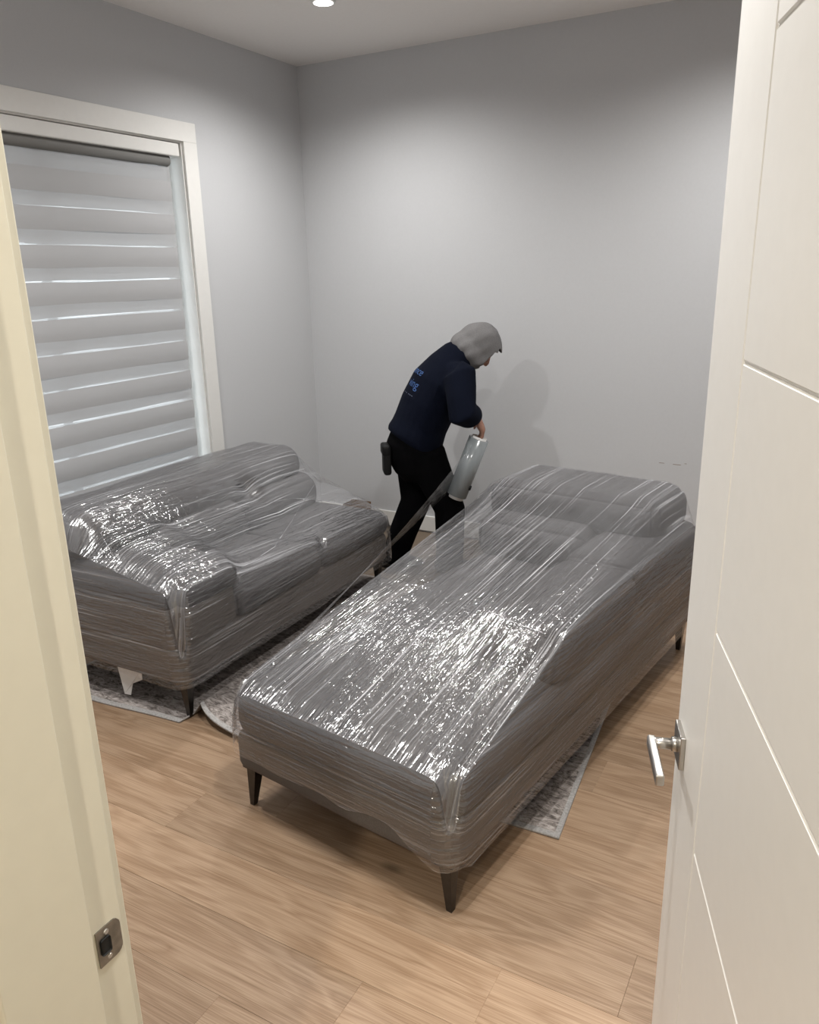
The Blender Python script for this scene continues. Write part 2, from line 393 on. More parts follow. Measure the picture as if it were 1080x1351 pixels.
for k in range(12):
    zt = 2.267-k*P
    if zt-.106 < WZ0: break
    band(XL-.050, zt-.106, zt, .004, k, 'blind', 'slat')
    band(XL-.0505, zt-P, zt-.106, .001, k+.3, 'sheer', 'sheer_strip')
    # rear run of the same fabric, coloured lighter as if backlit: its opaque bands mostly cover the front sheers
    band(XL-.078, zt-.106-.0625, zt-.106+.0435, .0, k+.6, 'rear_blind_backlit', 'rear_slat')
    band(XL-.0785, zt-.0625-P+.0005, zt-.106-.0625, .0, k+.8, 'sheer', 'rear_sheer_strip')
band(XL-.050, 2.267, 2.345, .002, 40, 'sheer', 'sheer_strip')
band(XL-.078, 2.211, 2.345, .0, 41, 'rear_blind_backlit', 'rear_slat')
rel(obj('bottom_rail', B(XL-.085, XL-.048, BY0, BY1, WZ0+.005, WZ0+.035, bev=.006), 'trim'), bl)

# doorway jamb with strike plate
jb = struct(obj('trim_2', B(JX-.02, JX, YD-.178, YD+.001, 0, DZ, bev=.002), 'jamb'), 'cream painted door jamb with strike plate')
obj('door_stop', B(JX, JX+.011, YD-.178, YD-.053, 0, DZ-.012, bev=.002), 'jamb', jb)
obj('head_jamb', B(JX-.02, HX+.02, YD-.178, YD+.001, DZ, DZ+.02), 'jamb', jb)
obj('hinge_jamb', B(HX, HX+.02, YD-.178, YD+.001, 0, DZ), 'jamb', jb)
obj('hall_casing', B(JX-.09, JX-.004, YD-.192, YD-.174, 0, DZ+.08, bev=.002), 'jamb', jb)
obj('hall_casing', B(HX+.004, HX+.09, YD-.192, YD-.174, 0, DZ+.08, bev=.002), 'jamb', jb)
obj('room_casing', B(JX-.09, JX-.006, YD, YD+.014, 0, DZ+.08, bev=.002), 'jamb', jb)
bm = bmesh.new()   # strike plate: rounded lip towards the room, latch hole
SZ = .91; sy0, sy1, sz0, sz1 = YD-.0425, YD-.004, SZ-.0285, SZ+.0285
pts = [(sy0, sz0), (sy1-.012, sz0)]+[(sy1-.012+.012*math.sin(a), sz0+.012-.012*math.cos(a)) for a in (.4, .8, 1.2, 1.57)]
pts += [(sy1-.012+.012*math.cos(a), sz1-.012+.012*math.sin(a)) for a in (0, .4, .8, 1.2)]+[(sy1-.012, sz1), (sy0, sz1)]
f = bm.faces.new([bm.verts.new((JX, p[0], p[1])) for p in pts])
r = bmesh.ops.extrude_face_region(bm, geom=[f]); bmesh.ops.translate(bm, verts=[v for v in r['geom'] if isinstance(v, bmesh.types.BMVert)], vec=(.0022, 0, 0))
bmesh.ops.recalc_face_normals(bm, faces=bm.faces[:])
sp = obj('strike_plate', bm, 'bronze', jb); sp['label'] = 'dull metal strike plate'
bm = bmesh.new(); box(bm, JX+.0018, JX+.0027, sy0+.004, sy0+.020, SZ-.012, SZ+.013, .003)
obj('latch_hole', bm, 'dark', sp)
for dz in (-.020, .020):
    obj('screw', tube(bmesh.new(), [(JX+.002, sy0+.016, SZ+dz), (JX+.0035, sy0+.016, SZ+dz)], [.0042, .0034], 12), 'steel', sp)

# ------------------------------------------------------------------ open door
DD = Vector((-.3308, .9437, 0)); HING = Vector((.090, .560, 0)); DW = .885
dr = struct(empty('door_1', HING, math.atan2(DD.y, DD.x)), 'white slab door with square grooved panels standing open')
# local: x from hinge to free edge, +y towards the viewer's side, z up
obj('core', B(0.0, DW, -.034, -.0035, .008, 2.44, bev=.002), 'groove', dr)
G, ST = .0006, .222
def panel(x0, x1, z0, z1):
    obj('door_panel', B(x0+G, x1-G, -.0055, 0, z0+G, z1-G, bev=.0036, seg=1), 'door', dr)
panel(DW-ST, DW+G, .008-G, 2.44+G)
zs = [.008-G]+[.4075*k for k in range(1, 6)]+[2.44+G]
for a, b in zip(zs, zs[1:]): panel(-G, DW-ST, a, b)
hd = obj('door_handle', B(DW-.087, DW-.021, 0, .009, SZ-.033, SZ+.033, bev=.0012), 'steel', dr); hd['label'] = 'satin nickel lever handle on square rose'
hx = DW-.054
obj('collar', tube(bmesh.new(), [(hx, .008, SZ), (hx, .018, SZ), (hx, .0185, SZ)], [.014, .014, .012], 20), 'steel', hd, True)
obj('neck', tube(bmesh.new(), [(hx, .016, SZ), (hx, .060, SZ)], .0105, 20), 'steel', hd, True)
obj('lever', B(hx-.118, hx+.0105, .047, .062, SZ-.0105, SZ+.0105, bev=.003, seg=3), 'steel', hd)

# ------------------------------------------------------------------ recessed ceiling lamps
for i, (x, y) in enumerate(POTS):
    where = ['the window wall and the back wall', 'the window and the doorway', 'the open door, near the back wall', 'the open door, near the doorway'][i]
    d = tag(empty('downlight', (x, y, ZC)), 'round white recessed ceiling lamp between '+where if i < 2 else 'round white recessed ceiling lamp beyond '+where, 'ceiling lamp', 'recessed ceiling lamps')
    bm = bmesh.new(); tube(bm, [(0, 0, 0.0), (0, 0, -.006), (0, 0, -.008)], [.062, .062, .056], 32)
    obj('trim_ring', bm, 'trim', d, False)
    obj('lens', tube(bmesh.new(), [(0, 0, -.0078), (0, 0, -.0095)], [.050, .047], 32), 'glow', d)
d = tag(empty('downlight', (-.2, -1.1, ZC)), 'warm recessed ceiling lamp in the hallway', 'ceiling lamp', 'recessed ceiling lamps')
obj('lens', tube(bmesh.new(), [(0, 0, -.0), (0, 0, -.0095)], [.060, .047], 32), 'glow', d)

# ------------------------------------------------------------------ rug
def rugz(x, y):
    # the edge is pushed up into a ripple just beside the sofa leg
    e = math.exp(-((y-2.03)/.16)**2)
    r = max(0, min(1, (x+2.222)/.03))*math.exp(-max(0, x+2.17)/.22) if x > -2.222 else 0
    return .062*e*r
bm = bmesh.new(); nx, ny = 130, 60; RX0, RX1, RY0, RY1 = -3.0, -.634, 2.02, 3.75; g = []
for i in range(nx+1):
    xx = RX0+(RX1-RX0)*i/nx; rowv = []
    for j in range(ny+1):
        t = (j/ny)**1.6; yy = RY0+(RY1-RY0)*t
        near = (1-t)**3
        edge = -.045*math.exp(-((xx+2.75)/.35)**2)+.09*max(0, min(1, (xx+2.232)/.02))*math.exp(-max(0, xx+2.2)/.09)+.04*max(0, min(1, (xx+1.9)/1.25))
        rowv.append(bm.verts.new((xx-.08*(yy-2.07)*((i/nx)**4), yy+edge*near, .009+rugz(xx, yy))))
    g.append(rowv)
for i in range(nx):
    for j in range(ny):
        f = bm.faces.new((g[i][j], g[i+1][j], g[i+1][j+1], g[i][j+1]))
        f.material_index = 1 if (j < 4 or i >= nx-1 or i < 1) else 0
r = bmesh.ops.extrude_face_region(bm, geom=bm.faces[:])
bmesh.ops.translate(bm, verts=[v for v in r['geom'] if isinstance(v, bmesh.types.BMVert)], vec=(0, 0, -.008))
bmesh.ops.recalc_face_normals(bm, faces=bm.faces[:])
rug = obj('area_rug', bm, 'rug', None, True); rug.data.materials.append(M['rug_edge'])
tag(rug, 'faded grey patterned rug lying under both wrapped sofas', 'rug')

# ------------------------------------------------------------------ sofas
def leg(root, x, y, z0=0, dx=0, dy=0):
    bm = bmesh.new()
    h = .16
    box(bm, x-.030, x+.030, y-.030, y+.030, h-.008, h)
    r = bmesh.ops.create_cube(bm, size=1)
    for v in r['verts']:
        top = v.co.z > 0; s = .021 if top else .009
        v.co = Vector((x+v.co.x*2*s+(0 if top else dx), y+v.co.y*2*s+(0 if top else dy), (h-.006) if top else z0))
    return obj('leg', bm, 'leg', root)
def parts_bvh(objs):
    vs, fs = [], []
    for o in objs:
        n = len(vs); vs += [v.co.copy() for v in o.data.vertices]; fs += [[n+i for i in p.vertices] for p in o.data.polygons]
    return BVHTree.FromPolygons(vs, fs), vs
def hull_bvh(vs):
    bm = bmesh.new()
    for v in vs[::2]: bm.verts.new(v)
    r = bmesh.ops.convex_hull(bm, input=bm.verts[:])
    bm.normal_update(); t = BVHTree.FromBMesh(bm); bm.free(); return t
def wrap(root, parts, bx, nx, ny, weight, bottom, mats, amp, swap=False):
    """stretch film: tented top sheet (UV along = wrap direction) plus side skirt going round the sofa"""
    bv, vs = parts_bvh(parts); hv = hull_bvh([v for v in vs if v.z > .2])
    x0, x1, y0, y1 = bx
    def hit(t, x, y, e=.012):
        x = min(max(x, x0+e), x1-e); y = min(max(y, y0+e), y1-e)
        h = t.ray_cast(Vector((x, y, 3)), Vector((0, 0, -1)))
        return h[0].z if h[0] else .3
    Z = [[0]*(ny+1) for _ in range(nx+1)]; H0 = [[0]*(ny+1) for _ in range(nx+1)]
    for i in range(nx+1):
        for j in range(ny+1):
            x = x0+(x1-x0)*i/nx; y = y0+(y1-y0)*j/ny
            h = hit(bv, x, y); H = max(h, hit(hv, x, y, .02))
            H0[i][j] = h; Z[i][j] = h+weight(x, y)*(H-h)+.006
    for _ in range(22):
        for i in range(1, nx):
            for j in range(1, ny):
                a = (Z[i-1][j]+Z[i+1][j]+Z[i][j-1]+Z[i][j+1])/4
                Z[i][j] = max(a*.7+Z[i][j]*.3, H0[i][j]+.005)
    def zt(x, y):
        i = min(nx, max(0, round((x-x0)/(x1-x0)*nx))); j = min(ny, max(0, round((y-y0)/(y1-y0)*ny))); return Z[i][j]
    bm = bmesh.new(); uvl = bm.loops.layers.uv.new('UVMap'); U = {}
    g = []
    for i in range(nx+1):
        rowv = []
        for j in range(ny+1):
            x = x0+(x1-x0)*i/nx; y = y0+(y1-y0)*j/ny
            s, a = (x, y) if not swap else (y, x)
            n = noise.noise(Vector((s*34, a*1.3, 1)))*.6+noise.noise(Vector((s*11, a*.8, 5)))
            ed = min(1, 12*min((x-x0), (x1-x), (y-y0), (y1-y)))
            v = bm.verts.new((x, y, Z[i][j]+amp*n*ed)); U[v] = (s, a); rowv.append(v)
        g.append(rowv)
    for i in range(nx):
        for j in range(ny):
            f = bm.faces.new((g[i][j], g[i+1][j], g[i+1][j+1], g[i][j+1]))
    top = list(bm.faces)
    # perimeter skirt
    loop = []; rc = .06; o = .020
    def arc(cx, cy, a0): return [(cx+(rc+o)*math.cos(a0+t*math.pi/2/5), cy+(rc+o)*math.sin(a0+t*math.pi/2/5)) for t in range(6)]
    def seg(p, q, n): return [(p[0]+(q[0]-p[0])*k/n, p[1]+(q[1]-p[1])*k/n) for k in range(1, n)]
    A1 = arc(x1-rc, y0+rc, -math.pi/2); A2 = arc(x1-rc, y1-rc, 0); A3 = arc(x0+rc, y1-rc, math.pi/2); A4 = arc(x0+rc, y0+rc, math.pi)
    loop = A1+seg(A1[-1], A2[0], 40)+A2+seg(A2[-1], A3[0], 24)+A3+seg(A3[-1], A4[0], 40)+A4+seg(A4[-1], A1[0], 30)
    nr = 34; sl = 0; cols = []; prev = None; sls = []
    for p in loop+[loop[0]]:
        if prev: sl += math.hypot(p[0]-prev[0], p[1]-prev[1])
        prev = p; ztop = zt(*p)+.002; zb = bottom(p[0], p[1]); c = []
        cx_, cy_ = (x0+x1)/2, (y0+y1)/2
        for k in range(nr+1):
            t = k/nr; z = ztop+(zb-ztop)*t
            n = noise.noise(Vector((sl*1.5, z*30, 9)))*.6+noise.noise(Vector((sl*.9, z*11, 2)))
            d = Vector((p[0]-min(max(p[0], x0+rc), x1-rc), p[1]-min(max(p[1], y0+rc), y1-rc), 0))
            d = d.normalized() if d.length > 1e-6 else Vector((0, 0, 0))
            inset = -.02*(1-t)**6
            v = bm.verts.new((p[0]+d.x*(amp*n+inset), p[1]+d.y*(amp*n+inset), z)); U[v] = (z+5, sl); c.append(v)
        cols.append(c)
    side = []
    for a, b in zip(cols, cols[1:]):
        for k in range(nr): side.append(bm.faces.new((a[k], a[k+1], b[k+1], b[k])))
    for f in side: f.material_index = 1
    for f in bm.faces:
        for l in f.loops: l[uvl].uv = U[l.vert]
    o = obj('plastic_wrap', bm, None, root, True)
    for mm in mats: o.data.materials.append(M[mm])
    o['label'] = 'shiny clear stretch film wound around the sofa'
    return o

# --- chaise section (foreground): local x in [-.89, 0], y from the foot end (0) to the back (2.05)
CH_LOC, CH_ROT = Vector((-.784, 1.603, 0)), R(-8.0)
ch = tag(empty('chaise_sofa', CH_LOC, CH_ROT), 'long grey chaise sofa wrapped in clear film with film pulled towards the worker', 'sofa')
base = obj('base', cushion(-.888, -.002, .0, 2.05, .152, .30, r=.035, puff=.003, wob=.002), 'fabric_base', ch, True)
seat = obj('seat_cushion', cushion(-.885, -.005, .0, 1.66, .285, .475, r=.075, puff=.02, n=22, seed=1), 'fabric', ch, True)
bkp = obj('back_panel', cushion(-.888, -.004, 1.74, 2.06, .28, .64, r=.06, puff=.008, n=14, seed=2), 'fabric', ch, True)
bcu = obj('back_cushion', cushion(-.88, -.30, 1.50, 1.84, .44, .66, r=.085, puff=.02, n=18, seed=3), 'fabric', ch, True)
hdr = obj('headrest', cushion(-.885, -.07, 1.62, 2.06, .60, .80, r=.075, puff=.012, n=18, seed=4), 'fabric', ch, True)
ar1 = obj('arm_cushion', cushion(-.325, -.004, .60, 1.29, .44, .635, r=.055, puff=.014, n=18, seed=5), 'fabric', ch, True)
ar2 = obj('arm_cushion', cushion(-.325, -.004, 1.285, 1.98, .44, .65, r=.055, puff=.012, n=18, seed=6), 'fabric', ch, True)
arb = obj('arm_panel', cushion(-.30, -.004, .72, 2.04, .28, .50, r=.04, puff=.004, seed=7), 'fabric_base', ch, True)
leg(ch, -.045, .045, 0, .012, -.012); leg(ch, -.845, .045, 0, -.012, -.012); leg(ch, -.045, 2.0, 0); leg(ch, -.845, 2.0, .009)
CHP = [base, seat, bkp, bcu, hdr, ar1, ar2, arb]
for (xa, xb, yy, zz) in ((-.30, -.03, .612, .585),):
    obj('piping', tube(bmesh.new(), [(xa, yy+.01, zz), (xa+.03, yy-.006, zz), (xb-.03, yy-.006, zz), (xb, yy+.01, zz)], .004, 8), 'piping', ar1, True)
def ch_w(x, y): return .93
def ch_b(x, y):
    if y < .05: return .235-.06*max(0, min(1, (x+.30)/.28))+.022*noise.noise(Vector((x*7, 0, 0)))+.03*math.exp(-((x+.22)/.1)**2)
    return .168
wrap(ch, CHP, (-.895, .004, -.008, 2.065), 200, 150, ch_w, ch_b, ('film', 'film_tight'), .0030)

# --- loveseat (under the window): local x in [-.93, 0], y from the arm (0) to the open end (1.66)
LV_LOC = Vector((-2.19, 2.035, 0))
lv = tag(empty('loveseat', LV_LOC, R(.6)), 'dark grey film-wrapped loveseat standing against the window wall', 'sofa')
l1 = obj('base', cushion(-.93, -.004, .0, 1.66, .155, .33, r=.035, puff=.003, wob=.002), 'fabric_base', lv, True)
l2 = obj('seat_cushion', cushion(-.62, -.0, .34, 1.01, .31, .455, r=.06, puff=.015, n=18, seed=11), 'fabric', lv, True)
l3 = obj('seat_cushion', cushion(-.62, -.0, 1.00, 1.675, .31, .45, r=.06, puff=.015, n=18, seed=12), 'fabric', lv, True)
l4 = obj('arm_panel', cushion(-.93, -.004, .0, .36, .29, .52, r=.05, puff=.006, n=14, seed=13), 'fabric_base', lv, True)
l5 = obj('arm_cushion', cushion(-.72, -.01, .01, .40, .45, .60, r=.07, puff=.018, n=18, seed=14), 'fabric', lv, True)
l6 = obj('back_panel', cushion(-.95, -.62, .02, 1.66, .28, .66, r=.05, puff=.006, n=14, seed=15), 'fabric', lv, True)
l7 = obj('back_cushion', cushion(-.74, -.46, .36, 1.01, .42, .63, r=.085, puff=.02, n=18, seed=16), 'fabric', lv, True)
l8 = obj('back_cushion', cushion(-.74, -.46, 1.00, 1.66, .42, .63, r=.085, puff=.02, n=18, seed=17), 'fabric', lv, True)
l9 = obj('headrest', cushion(-.93, -.53, .02, 1.62, .59, .80, r=.095, puff=.012, n=26, wob=.012, seed=18), 'fabric', lv, True)
leg(lv, -.045, .045, .010, .008, -.008); leg(lv, -.86, .045, .010); leg(lv, -.045, 1.6, .010); leg(lv, -.86, 1.6, .010)
LVP = [l1, l2, l3, l4, l5, l6, l7, l8, l9]
def lv_w(x, y): return .62+.25*max(0, min(1, (y-.9)/.7))*max(0, min(1, (x+.8)/.4))
wrap(lv, LVP, (-.955, .008, -.008, 1.68), 120, 180, lv_w, lambda x, y: .163+.008*noise.noise(Vector((x*5, y*5, 0))), ('film', 'film_tight'), .0028)
# care tag hanging under the near edge
bm = bmesh.new(); q = [bm.verts.new(p) for p in ((-.42, .020, .165), (-.29, .035, .165), (-.30, .04, .11), (-.35, .03, .085), (-.362, .022, .03), (-.395, .018, .03))]
f = bm.faces.new(q); r = bmesh.ops.extrude_face_region(bm, geom=[f])
bmesh.ops.translate(bm, verts=[v for v in r['geom'] if isinstance(v, bmesh.types.BMVert)], vec=(0, .002, 0)); bmesh.ops.recalc_face_normals(bm, faces=bm.faces[:])
t_ = obj('care_tag', bm, 'tag', lv); t_['label'] = 'white fabric tag hanging below the base'

# ------------------------------------------------------------------ worker
TH = math.atan2(.60, .80)
PB = Vector((-2.14, 3.97, 0))
pn = tag(empty('person', PB, TH), 'person in navy sweatshirt, grey hood up and black trousers, bending with a film roll', 'person')
# local: x forward, y to the person's left, z up
fx = (1, 0, 0)
HIP, CHS, NCK = (0.0, 0, .80), (.16, 0, 1.09), (.245, 0, 1.235)
RS, RE, RW = (.20, -.195, 1.215), (.185, -.335, 1.015), (.285, -.21, .985)
LS, LE, LW_ = (.21, .185, 1.215), (.08, .25, .95), (.08, .13, .79)
HD = Vector((.345, 0, 1.342))
def torso(bm, e):
    tube(bm, [(-.048, 0, .82), (-.03, 0, .85), (.005, 0, .91), (.055, 0, 1.02), (.115, 0, 1.14), (.175, 0, 1.225), (.235, 0, 1.285), (.27, 0, 1.31)],
         [(.165+e, .135+e, fx), (.175+e, .145+e, fx), (.178+e, .148+e, fx), (.192+e, .152+e, fx), (.196+e, .145+e, fx), (.165+e, .115+e, fx), (.108+e, .098+e, fx), (.088+e, .080+e, fx)], 24)
def arm(bm, s, e_, w, e):
    s, e_, w = Vector(s), Vector(e_), Vector(w)
    tube(bm, [s+Vector((-.01, 0, .035)), s, s.lerp(e_, .5), e_, e_.lerp(w, .4), w], [.045+e, .062+e, .054+e, .046+e, .042+e, .030+e], 16)
def legm(bm, h, k, a, e):
    h, k, a = Vector(h), Vector(k), Vector(a)
    tube(bm, [h+Vector((0, 0, .06)), h, h.lerp(k, .5), k, k.lerp(a, .4), a], [.075+e, .088+e, .076+e, .056+e, .054+e, .038+e], 18)
RL = ((.02, -.085, .74), (.16, -.085, .41), (.16, -.075, .07)); LL = ((-.02, .085, .74), (-.02, .08, .42), (-.17, .085, .07))
# continuous body under the clothes
bm = bmesh.new(); torso(bm, -.012); tube(bm, [(0, 0, .66), (-.01, 0, .80)], [(.14, .11, fx), (.15, .12, fx)], 24)
arm(bm, RS, RE, RW, -.006); arm(bm, LS, LE, LW_, -.006); legm(bm, *RL, -.010); legm(bm, *LL, -.010)
hr = Matrix.Rotation(R(48), 3, 'Y')
tube(bm, [(.235, 0, 1.22), (.30, 0, 1.30)], [.058, .055], 16)
ball(bm, HD, (.095, .075, .112), rot=hr)
def hp(x, y, z): return HD+hr @ Vector((x, y, z))
ball(bm, hp(.045, 0, -.07), (.045, .045, .042), rot=hr)                   # jaw
tube(bm, [hp(.088, 0, .012), hp(.108, 0, -.022), hp(.110, 0, -.034), hp(.09, 0, -.040)], [.010, .013, .014, .010], 10)   # nose
ball(bm, hp(.085, 0, -.062), (.010, .022, .006), rot=hr); ball(bm, hp(.083, 0, -.073), (.010, .020, .006), rot=hr)        # lips
ball(bm, hp(.082, 0, .022), (.014, .05, .010), rot=hr)                                                                     # brow
for s in (-1, 1): ball(bm, hp(0, s*.076, -.01), (.018, .008, .032), rot=hr)
def hand(bm, w, d, pn_, side, curl, k_=1.0):
    """palm, four fingers of different length with two bends, thumb from the side of the palm"""
    w, d, n = Vector(w), Vector(d).normalized(), Vector(pn_).normalized(); s = d.cross(n).normalized()*side
    d, n, s = d*k_, n*k_, s*k_
    tube(bm, [w-d*.02, w+d*.02, w+d*.055, w+d*.085], [(.026*k_, .020*k_, n), (.034*k_, .021*k_, n), (.041*k_, .020*k_, n), (.040*k_, .016*k_, n)], 14)
    for k, (o, L_) in enumerate(((.030, .072), (.010, .080), (-.010, .075), (-.029, .058))):
        p = w+d*.082+s*o; pts = [p-d*.015, p]; a = 0
        for q in (.45, .32, .25):
            a += curl; dd = d*math.cos(a)+n*math.sin(a); pts.append(pts[-1]+dd*L_*q)
        tube(bm, pts, [r_*k_ for r_ in (.0095, .0095, .009, .0085, .007)], 10); ball(bm, pts[-1], (.007, .007, .007), 10, 8)
    t = w+d*.025+s*.030; td = (d*.75+s*.55+n*.45).normalized()
    t2 = t+td*.036; td2 = (d*.8+n*.65-s*.15).normalized()
    tube(bm, [t-td*.02, t, t2, t2+td2*.030], [.014, .0135, .011, .0085], 10); ball(bm, t2+td2*.030, (.0085,)*3, 10, 8)
hand(bm, RW, Vector((.42, .0, -.90)), Vector((-.88, .10, -.42)), 1, .60, 1.15)
hand(bm, LW_, Vector((.3, -.25, -.9)), Vector((-.3, -.9, .2)), -1, .55)
body = remeshed('body', bm, .0065, 'skin', pn, 4)
# clothes
bm = bmesh.new(); torso(bm, .010)
bmesh.ops.delete(bm, geom=[], context='VERTS')
for a in ((RS, RE, RW), (LS, LE, LW_)):
    s, e_, w = map(Vector, a); w2 = e_.lerp(w, .90)
    tube(bm, [s+Vector((-.03, 0, .035)), s, s.lerp(e_, .35), s.lerp(e_, .7), e_, e_.lerp(w, .45), e_.lerp(w, .8), w2],
         [.06, .092, .086, .080, .080, .074, .060, .047], 20)
ball(bm, Vector(RS).lerp(Vector(CHS), .35)+Vector((-.01, 0, .02)), (.08, .10, .09)); ball(bm, Vector(LS).lerp(Vector(CHS), .35)+Vector((-.01, 0, .02)), (.08, .10, .09))
tube(bm, [(-.052, 0, .800), (-.040, 0, .818), (-.018, 0, .85), (.010, 0, .91)], [(.176, .158, fx), (.190, .168, fx), (.192, .168, fx), (.188, .155, fx)], 24)   # gathered waistband
for k in range(9):   # soft folds round the waist and elbow
    a = random.uniform(2, 4.3); z = random.uniform(.82, .95)
    c = Vector((.02+(z-.8)*.4+.135*math.cos(a), .172*math.sin(a), z))
    ball(bm, c, (.022, .05, .012))
shirt = remeshed('sweatshirt', bm, .009, 'navy', pn, 5); shirt['label'] = 'navy sweatshirt with blue print on the back'
bm = bmesh.new()
tube(bm, [(-.0, 0, .60), (-.012, 0, .66), (-.028, 0, .74), (-.03, 0, .80), (-.02, 0, .86)], [(.13, .10, fx), (.168, .140, fx), (.180, .166, fx), (.178, .165, fx), (.168, .145, fx)], 24)
for (h, k, a) in (RL, LL):
    h, k, a = Vector(h), Vector(k), Vector(a)
    tube(bm, [h+Vector((0, 0, .03)), h.lerp(k, .2), h.lerp(k, .6), k, k.lerp(a, .5), a+Vector((0, 0, -.03))], [.112, .112, .100, .092, .086, .078], 18)
    for q in (.1, .85, .93): ball(bm, k.lerp(a, q)+Vector((-.02, 0, 0)), (.07, .07, .018))
trs = remeshed('trousers', bm, .010, 'trouser', pn, 5)
for (h, k, a), yaw_ in ((RL, 0), (LL, .15)):
    a = Vector(a); bm = bmesh.new()
    tube(bm, [(a.x-.09, a.y, .045), (a.x-.05, a.y, .055), (a.x+.02, a.y, .055), (a.x+.11, a.y, .038), (a.x+.185, a.y, .025)],
         [(.032, .036, (0, 0, 1)), (.040, .050, (0, 0, 1)), (.042, .050, (0, 0, 1)), (.048, .034, (0, 0, 1)), (.030, .020, (0, 0, 1))], 16)
    tube(bm, [(a.x-.01, a.y, .05), (a.x-.01, a.y, .12)], [.05, .045], 14)
    for v in bm.verts: v.co.z = max(v.co.z, .002)
    remeshed('shoe', bm, .007, 'shoe', pn, 3)
# hood: shell round the head, open towards the face, drooping to the shoulders
bm = bmesh.new(); seg, rn = 40, 26; g = []
for i in range(rn+1):
    th = math.pi*(i/rn)            # 0 = crown
    rowv = []
    for k in range(seg):
        ph = 2*math.pi*k/seg
        d = Vector((math.sin(th)*math.cos(ph), math.sin(th)*math.sin(ph), math.cos(th)))
        fold = .006*noise.noise(Vector((math.cos(ph)*3, math.sin(ph)*3, th*2)))+.0045*math.sin(ph*11+th*3)*max(0, math.sin(th))**2*max(0, th-.7)
        p = Vector((d.x*.128-.004, d.y*.108, d.z*.140))
        p += d*fold
        br = max(0, d.x)**2*max(0, 1-((d.z-.45)/.45)**2); p += Vector((.040, 0, -.006))*br
        if d.z < -.1: p += Vector((d.x*.03-.01, d.y*.045, 0))*min(1, (-.1-d.z)/.6)
        rowv.append((p, d))
    g.append(rowv)
vs = {}
for i in range(rn+1):
    for k in range(seg):
        p, d = g[i][k]
        vs[i, k] = bm.verts.new(HD+hr @ p)
for i in range(rn):
    for k in range(seg):
        d = g[i][k][1]
        th = math.pi*(i+.5)/rn; ph = 2*math.pi*(k+.5)/seg
        dx = math.sin(th)*math.cos(ph); dz = math.cos(th); dy = math.sin(th)*math.sin(ph)
        if dx > .60 and dz < .52: continue           # face opening
        if dz < -.93: continue
        try: bm.faces.new((vs[i, k], vs[i, (k+1) % seg], vs[i+1, (k+1) % seg], vs[i+1, k]))
        except ValueError: pass
bmesh.ops.remove_doubles(bm, verts=bm.verts[:], dist=.0005)
bmesh.ops.delete(bm, geom=[v for v in bm.verts if not v.link_faces], context='VERTS')
hood = obj('hood', bm, 'hood', pn, True)
so = hood.modifiers.new('thick', 'SOLIDIFY'); so.thickness = .007; so.offset = 1
ss = hood.modifiers.new('sub', 'SUBSURF'); ss.levels = ss.render_levels = 1
bm = bmesh.new()
tube(bm, [(.215, 0, 1.262), (.238, 0, 1.287), (.262, 0, 1.312), (.285, 0, 1.335)], [(.112, .092, fx), (.104, .090, fx), (.097, .090, fx), (.092, .090, fx)], 28, cap=False)
for v in bm.verts: v.co += Vector((v.co.x-.25, v.co.y, 0)).normalized()*.006*math.sin(v.co.z*60+v.co.y*40)
nk = obj('hood_neck', bm, 'hood', pn, True); so = nk.modifiers.new('thick', 'SOLIDIFY'); so.thickness = .006; so.offset = 0
# belt pouch at the back of the hip
bm = bmesh.new(); box(bm, -.225, -.180, -.11, .0, .64, .81, .016, 3)
po = obj('pouch', bm, 'black', pn, True); po['label'] = 'black pouch hanging at the back of the hip'
obj('flap', B(-.232, -.185, -.114, .004, .755, .818, bev=.014, seg=3), 'black', po, True)
# print on the back: fitted to the sweatshirt surface
dgr = bpy.context.evaluated_depsgraph_get()
sbv = BVHTree.FromPolygons([v.co.copy() for v in shirt.data.vertices], [list(p.vertices) for p in shirt.data.polygons])
def back_print(name, text, size, y0, z0, m, slope=0):
    cu = bpy.data.curves.new('t', 'FONT'); cu.body = text; cu.size = size; cu.align_x = 'CENTER'; cu.resolution_u = 3
    t = bpy.data.objects.new('t', cu); C.objects.link(t)
    dg = bpy.context.evaluated_depsgraph_get(); me = bpy.data.meshes.new_from_object(t.evaluated_get(dg))
    bpy.data.objects.remove(t)
    bm = bmesh.new(); bm.from_mesh(me); bpy.data.meshes.remove(me)
    bmesh.ops.subdivide_edges(bm, edges=bm.edges[:], cuts=1)
    dirn = Vector((.85, 0, -.52)).normalized(); upv = Vector((.52, 0, .85)).normalized()
    for v in bm.verts:
        o = Vector((0, 0, 0))+Vector((.08, 0, 1.05))+upv*(v.co.y+z0)+Vector((0, 1, 0))*(-(v.co.x)+y0)
        h = sbv.ray_cast(o-dirn*.6, dirn)
        v.co = h[0]-dirn*.003 if h[0] else o
    return obj(name, bm, m, shirt)
back_print('lettering', 'ance', .062, -.055, .085, 'ink')
back_print('lettering', 'ving', .066, -.075, .010, 'ink')
back_print('small_lettering', '- - ---', .05, -.070, -.045, 'ink2')

